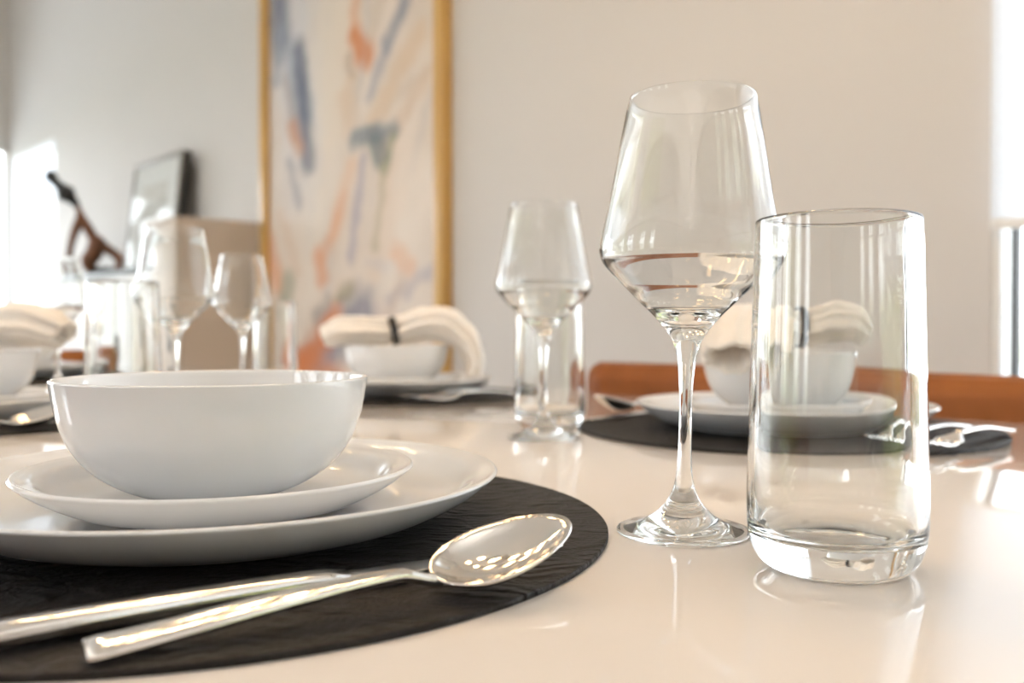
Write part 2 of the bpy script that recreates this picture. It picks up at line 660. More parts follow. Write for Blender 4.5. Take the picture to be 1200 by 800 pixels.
def hedge(a0, a1, b0, b1, h, label):
    bm = bmesh.new()
    n = 28
    long_a = (a1 - a0) > (b1 - b0)
    for k in range(n):
        u = (k + 0.5) / n
        for z in (0.25 * h, 0.55 * h, 0.82 * h):
            a = a0 + (a1 - a0) * (u if long_a else 0.5)
            b = b0 + (b1 - b0) * (0.5 if long_a else u)
            r = 0.5 * (b1 - b0 if long_a else a1 - a0)
            m = bmesh.ops.create_icosphere(bm, subdivisions=2, radius=r)
            for v in m['verts']:
                d = v.co.normalized()
                v.co *= 1 + 0.45 * noise.noise(v.co * 5 + Vector((k * 3.1, z * 7, a)))
                v.co.z *= h * 0.22 / r
                v.co += Vector((a, b, z - 0.4))
    bmesh.ops.rotate(bm, verts=bm.verts, cent=(0, 0, 0), matrix=Matrix.Rotation(YAW, 3, 'Z'))
    return tag(from_bm('garden_hedge', bm, M['leaf'], None, False), label, 'hedge')


hedge(A_R + 1.8, A_R + 3.0, -2.0, 6.0, 2.4, 'yellow-green garden hedge outside the right wall window')

# ------------------------------------------------------------------ artwork
def artwork():
    a1, d1 = wall_ab(528, WALL_B - 0.01)
    a0, d0 = wall_ab(304, WALL_B - 0.05)
    z0, z1 = 0.42, 2.62
    W = a1 - a0
    t = thing('framed_painting', room((a0 + a1) / 2, WALL_B, z0), YAW,
              'large abstract painting of blue, orange and cream strokes in a gilt wood frame', 'painting')
    fw, fd = 0.055, 0.05
    h = z1 - z0
    for s in (-1, 1):
        x = s * (W / 2 - fw / 2)
        box('frame_stile', x - fw / 2, x + fw / 2, -fd, 0, 0, h, M['gold'], t, 0.004)
    box('frame_rail', -W / 2 + fw, W / 2 - fw, -fd, 0, 0, fw, M['gold'], t, 0.004)
    box('frame_rail', -W / 2 + fw, W / 2 - fw, -fd, 0, h - fw, h, M['gold'], t, 0.004)
    # canvas with its brushwork held as a colour attribute of a fine grid
    x0, x1, zz0, zz1 = -W / 2 + fw, W / 2 - fw, fw, h - fw
    nx, nz = 150, 220
    strokes = [  # x0,y0,x1,y1 (where the stroke lies), half width, colour (sRGB), strength
        (345, -40, 350, 130, 26, (214, 216, 222), .6), (385, 10, 360, 330, 20, (232, 222, 210), .6),
        (470, 190, 380, 400, 16, (226, 208, 192), .5), (490, 220, 470, 330, 20, (234, 222, 210), .7),
        (400, 20, 395, 150, 14, (228, 214, 198), .6), (330, 150, 350, 330, 14, (222, 205, 190), .5),
        (340, -40, 346, 210, 24, (200, 200, 206), .45), (326, -30, 331, 50, 12, (84, 98, 124), .95), (331, 40, 325, 95, 6, (150, 158, 172), .8),
        (346, 70, 356, 130, 12, (150, 160, 176), .85), (352, 60, 362, 192, 8, (78, 86, 108), .9),
        (336, 95, 352, 160, 5, (160, 150, 150), .7), (344, 150, 352, 175, 6, (190, 132, 92), .85),
        (340, 190, 352, 240, 4, (140, 140, 150), .6), (419, -30, 417, 45, 6, (216, 160, 118), .7),
        (417, 46, 432, 66, 8, (204, 122, 58), .95), (409, 70, 414, 90, 4, (170, 140, 110), .6),
        (476, 5, 455, 55, 6, (112, 122, 144), .85), (455, 55, 436, 110, 5, (150, 152, 166), .7),
        (492, 40, 440, 140, 8, (214, 188, 160), .8), (500, 90, 452, 175, 6, (206, 180, 156), .6),
        (405, 115, 410, 140, 9, (216, 190, 165), .7), (415, 165, 462, 152, 6, (112, 124, 134), .9),
        (440, 168, 450, 186, 8, (88, 104, 108), .9), (462, 160, 450, 200, 4, (150, 150, 118), .8),
        (452, 196, 440, 285, 4, (178, 168, 140), .7), (426, 190, 412, 300, 5, (160, 152, 168), .75),
        (412, 195, 396, 250, 7, (222, 184, 154), .7), (404, 235, 380, 300, 5, (214, 160, 122), .6),
        (374, 300, 378, 325, 7, (214, 142, 92), .8), (396, 255, 388, 285, 5, (220, 168, 130), .6),
        (310, 270, 326, 330, 8, (222, 150, 100), .7), (464, 295, 480, 312, 7, (226, 178, 142), .7),
        (340, 330, 335, 348, 8, (132, 142, 118), .7), (398, 350, 410, 338, 6, (132, 122, 84), .8),
        (372, 372, 384, 358, 6, (120, 118, 120), .7), (502, 322, 455, 352, 5, (178, 170, 176), .7),
        (430, 360, 470, 385, 8, (224, 206, 196), .6), (424, 368, 352, 440, 15, (98, 104, 126), .9),
        (392, 378, 356, 425, 10, (206, 118, 52), .95), (350, 430, 395, 450, 12, (200, 120, 70), .8),
        (320, 360, 318, 440, 8, (214, 196, 182), .5), (440, 420, 490, 460, 16, (120, 126, 144), .7),
        (470, 330, 440, 420, 6, (200, 178, 160), .5), (330, 250, 350, 320, 5, (214, 190, 170), .6),
    ]

    def lin(c): return tuple(((v / 255 + 0.055) / 1.055) ** 2.4 for v in c)
    S = []
    for (xa, ya, xb, yb, w, col, k) in strokes:
        aa, da = wall_ab(xa, WALL_B - 0.02)
        ab, db = wall_ab(xb, WALL_B - 0.02)
        mid = (a0 + a1) / 2
        p = Vector((aa - mid, height(ya, da) - z0))
        q = Vector((ab - mid, height(yb, db) - z0))
        S.append((p, q, w / F * (da + db) / 2 * 2.1, lin(col), k))
    base = lin((217, 204, 191))
    verts, cols, faces = [], [], []
    rs = random.Random(5)
    for _ in range(46):
        cx_, cz_ = rs.uniform(x0, x1), rs.uniform(zz0, zz1)
        an, ln = rs.gauss(1.15, 0.35), rs.uniform(0.08, 0.3)
        col = rs.choice([(206, 190, 174), (226, 214, 203), (198, 190, 186), (214, 192, 172), (190, 186, 190), (222, 200, 180)])
        dv = Vector((math.cos(an) * ln, math.sin(an) * ln))
        S.insert(0, (Vector((cx_, cz_)) - dv, Vector((cx_, cz_)) + dv, rs.uniform(0.015, 0.05), lin(col), rs.uniform(0.35, 0.7)))
    for j in range(nz + 1):
        for i in range(nx + 1):
            x = x0 + (x1 - x0) * i / nx
            z = zz0 + (zz1 - zz0) * j / nz
            verts.append((x, -0.022, z))
            g = noise.noise(Vector((x * 7 + z * 3, z * 2.2 - x * 2, 3.1)))
            c = [b * (1 + 0.08 * g) for b in base]
            P = Vector((x + 0.02 * noise.noise(Vector((x * 14, z * 14, 1))), z + 0.03 * noise.noise(Vector((x * 14, z * 14, 7)))))
            for (p, q, w, col, k) in S:
                d = q - p
                u = max(0, min(1, (P - p).dot(d) / max(d.length_squared, 1e-9)))
                dist = (P - p - d * u).length
                if dist > w * 1.4: continue
                f = max(0.0, min(1.0, (1.3 - dist / w) / 0.9))
                f *= k * (0.82 + 0.25 * noise.noise(Vector((x * 60, z * 12, w * 40))))
                c = [a * (1 - f) + b * f for a, b in zip(c, col)]
            cols.append((*c, 1.0))
    for j in range(nz):
        for i in range(nx):
            a = j * (nx + 1) + i
            faces.append((a, a + 1, a + nx + 2, a + nx + 1))
    me = bpy.data.meshes.new('canvas')
    me.from_pydata(verts, [], faces)
    ca = me.color_attributes.new('paint', 'FLOAT_COLOR', 'POINT')
    ca.data.foreach_set('color', [v for c in cols for v in c])
    o = link('canvas', me, M['paint'], t)
    sol = o.modifiers.new('thickness', 'SOLIDIFY')
    sol.thickness = 0.02
    sol.offset = -1
    return t


artwork()

# ------------------------------------------------------------------ sideboard, cabinet and what stands there
ac, dc = wall_ab(303, WALL_B)
zc = height(261, dc)
CAB0, CAB1, CABF = ac - 0.40, ac, 1.69
cab = thing('storage_cabinet', room((CAB0 + CAB1) / 2, CABF, 0), YAW,
            'tall plain beige cabinet against the wall just left of the painting', 'cabinet')
cw, cd = (CAB1 - CAB0) / 2, WALL_B - CABF - 0.002
box('carcass', -cw, cw, 0.022, cd, 0.08, zc - 0.02, M['sideboard'], cab)
box('top_panel', -cw, cw, 0, cd, zc - 0.02, zc, M['sideboard'], cab, 0.002)
box('plinth', -cw + 0.02, cw - 0.02, 0.05, cd, 0, 0.08, M['black_metal'], cab)
d_ = box('door', -cw + 0.003, cw - 0.003, 0.002, 0.02, 0.085, zc - 0.024, M['sideboard'], cab, 0.002)
box('handle', cw - 0.06, cw - 0.045, -0.014, 0.002, 0.75, 0.95, M['black_metal'], d_, 0.003)

_, dsb = wall_ab(125, 1.70)
zsb = height(318, dsb)
SB0, SB1 = CAB0 - 2.15, CAB0 - 0.004
sb = thing('sideboard', room((SB0 + SB1) / 2, 1.70, 0), YAW,
           'pale sideboard with a dark top under the sculpture and leaning picture', 'sideboard')
sw, sd = (SB1 - SB0) / 2, WALL_B - 1.70 - 0.002
box('carcass', -sw, sw, 0.022, sd, 0.10, zsb - 0.03, M['white_paint'], sb)
box('top_panel', -sw, sw, -0.005, sd, zsb - 0.03, zsb, M['dark_top'], sb, 0.003)
box('plinth', -sw + 0.03, sw - 0.03, 0.05, sd, 0, 0.10, M['black_metal'], sb)
for k in range(4):
    x0 = -sw + k * sw / 2
    dd = box('door', x0 + 0.003, x0 + sw / 2 - 0.003, 0.002, 0.021, 0.105, zsb - 0.034, M['white_paint'], sb, 0.002)
    hx = x0 + (0.05 if k % 2 else sw / 2 - 0.06)
    box('handle', hx, hx + 0.01, -0.014, 0.002, 0.65, 0.80, M['black_metal'], dd, 0.002)

# leaning picture
aL, _ = wall_ab(146, 1.94)
aR, dR = wall_ab(207, 1.97)
pw = (aR - aL) / 2
ph = (height(174, dR) - zsb)
pic = thing('leaning_picture', room((aL + aR) / 2, 1.93, zsb + 0.006), YAW,
            'small dark-backed picture with pale mat leaning on the wall beside the sculpture', 'picture')
pic.rotation_euler = (R(-7), 0, YAW)
pf = 0.03
box('backing', -pw + 0.002, pw - 0.002, 0.012, 0.05, 0.004, ph - 0.002, M['pic_back'], pic)
for s in (-1, 1):
    x = s * (pw - pf / 2)
    box('frame_stile', x - pf / 2, x + pf / 2, -0.004, 0.012, 0, ph, M['pic_frame'], pic, 0.002)
box('frame_rail', -pw + pf, pw - pf, -0.004, 0.012, 0, pf, M['pic_frame'], pic, 0.002)
box('frame_rail', -pw + pf, pw - pf, -0.004, 0.012, ph - pf, ph, M['pic_frame'], pic, 0.002)
box('mat_board', -pw + pf, pw - pf, 0.004, 0.008, pf, ph - pf, M['pic_mat'], pic)
box('print', -pw + 0.16, pw - 0.16, 0.002, 0.004, 0.17, ph - 0.15,
    plain('faded_print', (0.70, 0.66, 0.61), 0.6, var=0.2, vscale=9), pic)
box('picture_glass', -pw + pf, pw - pf, -0.001, 0.001, pf, ph - pf, M['pane'], pic)

# sculpture
a_s, d_s = wall_ab(106, 1.855)
scu = thing('sculpture', room(a_s, 1.855, zsb), 0.42,
            'dark bronze sculpture of looped limbs and a small black head on the sideboard', 'sculpture')
kx = d_s / F * 1.06
kz = d_s / F


def sp(px, py, y=0.0): return ((px - 106) * kx * 0.88, y, max(0.040, (320 - py) * kz))


box('plinth', (84 - 106) * kx, (138 - 106) * kx, -0.05, 0.05, 0, 0.02, M['sculpt_black'], scu, 0.004)
tube('body', [sp(92, 234), sp(96, 248), sp(104, 262), sp(112, 276), sp(118, 286)],
     [0.012, 0.026, 0.032, 0.03, 0.02], M['sculpt_brown'], scu)
tube('limb', [sp(97, 250), sp(90, 264), sp(85, 280), sp(83, 298), sp(88, 316)], [0.0362, 0.0281, 0.0214, 0.0214, 0.0264], M['sculpt_brown'], scu)
tube('limb', [sp(114, 276), sp(110, 292), sp(104, 300), sp(109, 316)], [0.0494, 0.0527, 0.0461, 0.0329], M['sculpt_brown'], scu)
tube('limb', [sp(112, 274, .01), sp(124, 284, .015), sp(136, 292, .01), sp(142, 302), sp(138, 316)], [0.0395, 0.0329, 0.0296, 0.0362, 0.0329], M['sculpt_brown'], scu)
tube('limb', [sp(104, 318), sp(120, 313, -.01), sp(138, 314)], [0.0264, 0.0329, 0.0264], M['sculpt_black'], scu)
tube('neck', [sp(92, 236), sp(86, 229), sp(80, 223), sp(72, 214), sp(65, 207)], [0.0231, 0.0329, 0.0560, 0.0296, 0.0296], M['sculpt_black'], scu)
bm = bmesh.new()
bmesh.ops.create_icosphere(bm, subdivisions=3, radius=1)
bmesh.ops.scale(bm, verts=bm.verts, vec=(0.036, 0.03, 0.04))
bmesh.ops.translate(bm, verts=bm.verts, vec=sp(63, 204))
from_bm('head', bm, M['sculpt_black'], scu, True)

# ------------------------------------------------------------------ dining table
TA0, TA1, TB0, TB1 = -2.46, 0.36, -0.03, 1.12
tb = thing('dining_table', room((TA0 + TA1) / 2, (TB0 + TB1) / 2, 0), YAW,
           'long glossy cream dining table carrying all the place settings', 'table')
tw, td = (TA1 - TA0) / 2, (TB1 - TB0) / 2
box('tabletop', -tw, tw, -td, td, TOP - 0.03, TOP, M['table'], tb, 0.003, 3)
box('apron', -tw + 0.12, tw - 0.12, -td + 0.12, td - 0.12, TOP - 0.10, TOP - 0.0305, M['table_edge'], tb)
for sx in (-1, 1):
    for sy in (-1, 1):
        x, y = sx * (tw - 0.17), sy * (td - 0.17)
        box('leg', x - 0.04, x + 0.04, y - 0.04, y + 0.04, 0, TOP - 0.1005, M['table_edge'], tb, 0.004)


def chair(loc, rz, w, label, top):
    """leather chair, back at local +y, seat towards -y"""
    t = thing('dining_chair', loc, rz, label, 'chair', None)
    # backrest: a padded slab, gently curved, rolled top
    path = [(-w / 2 + w * i / 24, 0.035 - 0.035 * (2 * i / 24 - 1) ** 2 + 0.0, 0) for i in range(25)]
    bm = bmesh.new()
    rows = []
    prof = [(-0.025, 0.50), (-0.03, 0.56), (-0.03, top - 0.03), (-0.024, top - 0.01), (-0.010, top), (0.010, top),
            (0.024, top - 0.01), (0.03, top - 0.03), (0.03, 0.56), (0.025, 0.50)]
    for i, (x, y, _) in enumerate(path):
        k = 1.0
        rows.append([bm.verts.new((x, y + 0.03 + p[0] * k, p[1])) for p in prof])
    for r0, r1 in zip(rows, rows[1:]):
        for j in range(len(prof)):
            j2 = (j + 1) % len(prof)
            bm.faces.new((r0[j], r1[j], r1[j2], r0[j2]))
    bm.faces.new(rows[0]); bm.faces.new(rows[-1][::-1])
    bmesh.ops.recalc_face_normals(bm, faces=bm.faces)
    es = [ed for ed in bm.edges if ed.calc_face_angle(0) > 0.6]
    bmesh.ops.bevel(bm, geom=es, offset=0.008, segments=3, affect='EDGES')
    from_bm('backrest', bm, M['tan_leather'], t, True)
    box('seat', -w / 2 + 0.01, w / 2 - 0.01, -0.46, -0.002, 0.40, 0.48, M['tan_leather'], t, 0.02, 3)
    box('back_support', -w / 2 + 0.06, w / 2 - 0.06, 0.0, 0.03, 0.42, 0.502, M['black_metal'], t)
    for sx in (-1, 1):
        for y in (-0.43, -0.04):
            x = sx * (w / 2 - 0.05)
            box('leg', x - 0.015, x + 0.015, y - 0.015, y + 0.015, 0, 0.40, M['black_metal'], t, 0.003)
    return t


a_ch, d_ch = wall_ab(687, 1.155)
ztop = height(424, d_ch)
CHW = 0.86
chair(room(a_ch + CHW / 2, 1.150, 0), YAW, CHW,
      'wide tan leather chair pushed in behind the plates beside the tumblers at right', ztop)
chair(room(-0.55, -0.10, 0), YAW + PI, 0.6, 'tan leather chair of the nearest place setting', ztop)
chair(room(-2.60, 0.60, 0), YAW + PI / 2, 0.56, 'tan leather chair at the far left end of the table', ztop)


# ------------------------------------------------------------------ tableware
def sp2(pts, n=8): return [(max(p[0], 0.0), p[1]) for p in spline(pts, n)]


def corner(a, b, c, rad, n=5):
    """round off corner b between a and c"""
    a, b, c = Vector(a), Vector(b), Vector(c)
    p = b + (a - b).normalized() * rad
    q = b + (c - b).normalized() * rad
    return [tuple(p * (1 - t) ** 2 + b * 2 * t * (1 - t) + q * t * t) for t in [k / n for k in range(n + 1)]]


def make_plate(name, Rr, hz, foot_r, floor_z, label, cat, flat):
    """coupe plate; z=0 is where its foot stands"""
    t = thing(name, (0, 0, 0), 0, label, cat)
    under = [(0.0, 0.0022), (foot_r - 0.004, 0.0022), (foot_r + 0.012, 0.0034), (foot_r + (Rr - foot_r) * 0.45, hz * 0.26),
             (foot_r + (Rr - foot_r) * 0.78, hz * 0.60), (Rr - 0.002, hz - 0.0035)]
    rim = [(Rr, hz - 0.0012), (Rr - 0.0012, hz), (Rr - 0.004, hz - 0.0008)]
    upper = [(Rr - 0.012, hz * 0.86), (flat + (Rr - flat) * 0.55, floor_z + (hz - floor_z) * 0.36),
             (flat + (Rr - flat) * 0.2, floor_z + 0.0012), (flat - 0.01, floor_z), (0.0, floor_z)]
    prof = [(p[0], p[1]) for p in sp2(under + rim + upper, 7)]
    lathe_parts(prof, [], ['dish'], M['porcelain'], t, 128)
    ring = sp2([(foot_r - 0.004, 0.0026), (foot_r - 0.004, 0.0003), (foot_r - 0.002, 0.0), (foot_r + 0.0005, 0.0003), (foot_r + 0.002, 0.0028)], 4)
    lathe_parts(ring, [], ['foot_ring'], M['bisque'], t, 96)
    return t


def make_bowl(label):
    t = thing('soup_bowl', (0, 0, 0), 0, label, 'bowl')
    h = 0.0672
    out = [(0.0, 0.003), (0.030, 0.003), (0.036, 0.0035), (0.042, 0.005), (0.0535, 0.0105), (0.0655, 0.0195), (0.0745, 0.0315), (0.0795, 0.044), (0.0825, 0.058), (0.0838, h - 0.0018)]
    rim = [(0.0838, h - 0.0006), (0.0828, h), (0.0817, h - 0.0007)]
    inn = [(0.0806, h - 0.006), (0.0780, 0.046), (0.0728, 0.034), (0.064, 0.023), (0.050, 0.0135), (0.032, 0.0078), (0.0, 0.0068)]
    lathe_parts(sp2(out + rim + inn, 8), [], ['vessel'], M['porcelain'], t, 128)
    ring = sp2([(0.031, 0.0032), (0.0315, 0.0003), (0.0335, 0.0), (0.0355, 0.0003), (0.037, 0.0038)], 4)
    lathe_parts(ring, [], ['foot_ring'], M['porcelain'], t, 96)
    return t


def make_placemat():
    bm = bmesh.new()
    return None


MAT_R, MAT_T = 0.2165, 0.003


def make_mat(label):
    p = [(0.0, 0.0), (MAT_R - 0.0006, 0.0), (MAT_R, 0.0007), (MAT_R, MAT_T - 0.0007), (MAT_R - 0.0006, MAT_T), (MAT_R - 0.03, MAT_T), (0.0, MAT_T)]
    o = lathe_parts(p, [], ['placemat'], M['mat'], None, 160)[0]
    return tag(o, label, 'placemat', None)


def wine_profile():
    k = 1 / 1.02
    foot_under = [(0.0, 0.0012), (0.020, 0.0008), (0.031, 0.0)]
    foot = [(0.0338, 0.0002), (0.0351, 0.0012), (0.0345, 0.0024), (0.030, 0.0034), (0.0235, 0.0052), (0.0165, 0.0090), (0.0105, 0.0145), (0.0066, 0.0215)]
    stem = [(0.0046, 0.0290), (0.0037, 0.040), (0.0033, 0.055), (0.0034, 0.070), (0.0040, 0.083), (0.0053, 0.0935)]
    bowl = [(0.0080, 0.1020), (0.0120, 0.1080), (0.0182, 0.1150), (0.0255, 0.1220), (0.0330, 0.1295), (0.0405, 0.1372), (0.0452, 0.1430), (0.0472, 0.1485), (0.0467, 0.1545),
            (0.0428, 0.1730), (0.0372, 0.2060), (0.0330, 0.2284)]
    rim = [(0.03265, 0.2292), (0.03225, 0.2291)]
    inner = [(0.0365, 0.2058), (0.0420, 0.1730), (0.0455, 0.1545), (0.0460, 0.1480), (0.0452, 0.1445), (0.0430, 0.1420), (0.0390, 0.1380), (0.0320, 0.1310), (0.0245, 0.1240), (0.0215, 0.1182), (0.0100, 0.1142), (0.004, 0.1126), (0.0, 0.1124)]
    n = 7
    full = sp2(foot_under + foot + stem + bowl + rim + inner, n)
    c1 = (len(foot_under) + len(foot) - 1) * n
    c2 = c1 + len(stem) * n
    return full, [c1, c2]


def make_wine_glass(label, shear=0.0, seg=96):
    t = thing('wine_glass', (0, 0, 0), 0, label, 'wine glass')
    p, cuts = wine_profile()
    lathe_parts(p, cuts, ['foot', 'stem', 'glass_bowl'], M['glass'], t, seg, shear)
    return t


def make_tumbler(label, seg=96):
    t = thing('glass_tumbler', (0, 0, 0), 0, label, 'tumbler')
    h = 0.1573
    base = [(0.0, 0.0014), (0.020, 0.0010), (0.0262, 0.0), (0.0300, 0.0008), (0.0338, 0.0040), (0.0368, 0.0092), (0.0384, 0.0160)]
    wall = [(0.0390, 0.0240), (0.0389, 0.040), (0.0380, 0.075), (0.0368, 0.115), (0.0357, h - 0.002)]
    rim = [(0.0355, h - 0.0007), (0.0345, h), (0.0335, h - 0.0008)]
    inner = [(0.0332, h - 0.004), (0.0341, 0.115), (0.0351, 0.075), (0.0358, 0.040), (0.0354, 0.027), (0.0342, 0.0190), (0.0300, 0.0155), (0.022, 0.0140), (0.0, 0.0136)]
    n = 7
    full = sp2(base + wall + rim + inner, n)
    c1 = (len(base) - 1) * n
    lathe_parts(full, [c1], ['thick_base', 'glass_wall'], M['glass'], t, seg)
    return t


# cutlery: local +x runs from handle end to tip, z=0 where it lies
def make_knife(label):
    t = thing('table_knife', (0, 0, 0), 0, label, 'knife')
    hp = [(x, 0, 0.0045 + 0.0005 * math.sin(x / 0.13 * PI)) for x in [0.13 * k / 14 for k in range(15)]]
    hs = []
    for k in range(15):
        u = k / 14
        w = 0.0150 - 0.0030 * u
        hh = 0.0088 - 0.0012 * u
        if k == 0: w, hh = w * 0.93, hh * 0.8
        if u > 0.9: w, hh = w * 0.95, hh * (0.9 if u < 0.95 else 0.55)
        hs.append((w, hh))
    loft('handle', hp, hs, M['steel'], t, 20, power=2.8)
    bp, bs = [], []
    for k in range(17):
        u = k / 16
        x = 0.1295 + 0.115 * u
        w = 0.011 + 0.0065 * min(1, u * 8)
        if u > 0.72: w *= max(0.03, math.sqrt(max(0, 1 - ((u - 0.72) / 0.28) ** 2.2)))
        bp.append((x, -(w - 0.0175) * 0.32, 0.0042 - 0.0022 * u))
        bs.append((w, 0.0024 * (1 - 0.55 * u)))
    loft('blade', bp, bs, M['steel'], t, 12, power=1.4)
    return t


def make_spoon(label):
    t = thing('table_spoon', (0, 0, 0), 0, label, 'spoon')
    n = 30
    hp, hs = [], []
    for k in range(n + 1):
        u = k / n
        x = 0.127 * u
        z = 0.0026 + 0.0082 * math.sin(min(1, u / 0.86) * PI / 2) ** 1.5
        if u > 0.86: z -= 0.0048 * math.sin((u - 0.86) / 0.14 * PI / 2) ** 1.5
        w = 0.0142 - 0.0060 * u
        h = 0.0044
        if u > 0.6: w = w - 0.0030 * min(1, (u - 0.6) / 0.25)
        if k == 0: w, h = w * 0.94, h * 0.75
        hp.append((x, 0, z)); hs.append((w, h))
    loft('handle', hp, hs, M['steel'], t, 20, power=3.2)
    # bowl
    L, W, D = 0.0610, 0.0400, 0.0098
    bm = bmesh.new()
    x0 = 0.124
    rings, nr, na = [], 12, 56
    cz = 0.0106

    def outline(th):
        c, s = math.cos(th), math.sin(th)
        xx = (L / 2) * c
        yy = (W / 2) * s * (1 - 0.16 * c)
        return xx, yy
    ctr = bm.verts.new((x0 + L * 0.47, 0, 0.0066 + 0.0165 * 0.47 - D + 0.0016))
    for i in range(1, nr + 1):
        r = i / nr
        ring = []
        for j in range(na):
            xx, yy = outline(2 * PI * j / na)
            px = x0 + L * 0.47 * (1 - r) + (L / 2 + xx) * r
            s_ = (px - x0) / L
            rimz = 0.0066 + 0.0165 * s_ + 0.0016
            ring.append(bm.verts.new((px, yy * r, rimz - D * (1 - r ** 2.3))))
        rings.append(ring)
    for j in range(na):
        bm.faces.new((ctr, rings[0][j], rings[0][(j + 1) % na]))
    for a, b in zip(rings, rings[1:]):
        for j in range(na):
            bm.faces.new((a[j], b[j], b[(j + 1) % na], a[(j + 1) % na]))
    o = from_bm('spoon_bowl', bm, M['steel'], t, True)
    s = o.modifiers.new('thickness', 'SOLIDIFY')
    s.thickness = 0.0013
    s.offset = 1 if o.data.polygons[0].normal.z < 0 else -1
    return t


def make_fork(label):
    t = thing('table_fork', (0, 0, 0), 0, label, 'fork')

    def zz(x):      # height of the fork's centre line, side view
        if x < 0.125: return 0.003 + 0.009 * math.sin(min(1, x / 0.118) * PI * 0.60) ** 1.4
        u = (x - 0.125) / 0.075
        return 0.0116 - 0.0092 * math.sin(u * PI * 0.62) ** 1.2 + 0.016 * max(0, u - 0.42) ** 1.6
    n = 22
    hp = [(0.132 * k / n, 0, zz(0.132 * k / n)) for k in range(n + 1)]
    hs = [((0.0128 - 0.0058 * k / n) * (0.93 if k == 0 else 1), 0.0040 * (0.75 if k == 0 else 1)) for k in range(n + 1)]
    loft('handle', hp, hs, M['steel'], t, 16, power=3.0)
    hx = [0.130 + 0.026 * k / 8 for k in range(9)]
    loft('head', [(x, 0, zz(x)) for x in hx], [(0.0072 + 0.0175 * min(1, (k / 6)) ** 1.3, 0.0026) for k in range(9)], M['steel'], t, 14, power=3.0)
    for q in range(4):
        y = (q - 1.5) * 0.0066
        tx = [0.1555 + 0.046 * k / 9 for k in range(10)]
        loft('tine', [(x, y * (1 - 0.05 * k / 9), zz(x)) for k, x in enumerate(tx)],
             [((0.0042 - 0.0016 * k / 9) * (0.5 if k == 9 else 1), 0.0022 - 0.0008 * k / 9) for k in range(10)], M['steel'], t, 8, power=2.4)
    return t


# ------------------------------------------------------------------ place settings
S_A = Vector((-0.1654, 0.4883, TOP))
S_B = Vector((-0.186, 1.457, TOP))
S_C = Vector((0.288, 0.965, TOP))
S_D = Vector((-0.650, 1.062, TOP))
S_E = Vector((-1.076, 1.96, TOP))
Z = Vector((0, 0, 1))
where = {'A': 'nearest the camera', 'B': 'in front of the painting', 'C': 'behind the tall near tumbler',
         'D': 'at the left edge', 'E': 'at the far left end of the table'}

mat0 = make_mat('black leather round placemat under the nearest plates and cutlery')
mat0.location = S_A
dup(mat0, S_B, 0.7, 'black round placemat in front of the painting')
dup(mat0, S_C, 2.1, 'black round placemat behind the near tumbler and tall wine glass')
dup(mat0, S_D, 3.0, 'black round placemat cut by the left edge, under knife and spoon')
dup(mat0, S_E, 4.0, 'black round placemat at the far left end of the table')

DR = 0.1545
ZM = MAT_T + 0.0004
PZ = ZM
plate0 = make_plate('dinner_plate', DR, 0.0262, 0.106, 0.0052, 'large white dinner plate on the nearest black placemat', 'plate', 0.100)
plate0.location = Vector((-0.1627, 0.5005, TOP + PZ))
SZ = PZ + 0.0054
sal0 = make_plate('salad_plate', 0.1055, 0.0235, 0.062, 0.0048, 'white salad plate between the near bowl and the near dinner plate', 'plate', 0.062)
sal0.location = Vector((-0.1612, 0.5015, TOP + SZ))
BZ = SZ + 0.0050
bowl0 = make_bowl('empty white bowl topping the nearest stack of plates')
bowl0.location = Vector((-0.1655, 0.5036, TOP + BZ))
for s, p in (('B', S_B), ('C', S_C), ('D', S_D), ('E', S_E)):
    w = {'B': 'in front of the painting', 'C': 'seen behind the near tumbler', 'D': 'at the left edge of the photo',
         'E': 'at the far left end of the table'}[s]
    dup(plate0, p + Z * PZ, 0, 'white dinner plate on the placemat ' + w)
    dup(sal0, p + Z * SZ, 0, 'white salad plate on the dinner plate ' + w)
    dup(bowl0, p + Z * BZ, 0, 'white bowl holding a napkin ' + w if s != 'E' else 'white bowl holding a napkin, farthest left by the end chair')

# glasses
wine0 = make_wine_glass('large clear wine glass nearest the camera, beside the big tumbler', 0.018, 128)
wine0.location = Vector((0.0905, 0.476, TOP))
wineB = make_wine_glass('clear wine glass in mid table between the napkin bowls and the big glass')
wineB.location = Vector((0.031, 0.885, TOP))
dup(wineB, Vector((-0.410, 1.10, TOP)), 0.3, 'clear wine glass directly behind the near bowl, left of its pair')
dup(wineB, Vector((-0.448, 1.50, TOP)), 0.6, 'smaller-looking wine glass just left of the painting')
dup(wineB, Vector((-0.780, 1.55, TOP)), 0.9, 'leftmost wine glass, in front of the bright far window')
tum0 = make_tumbler('tall clear tumbler standing closest at the right', 128)
tum0.location = Vector((0.1462, 0.407, TOP))
tumB = make_tumbler('clear tumbler behind the mid table wine glass')
tumB.location = Vector((0.041, 0.985, TOP))
dup(tumB, Vector((-0.411, 0.955, TOP)), 0.2, 'clear tumbler left of the wine glass behind the near bowl')
dup(tumB, Vector((-0.432, 1.65, TOP)), 0.4, 'clear tumbler at the lower left of the painting')

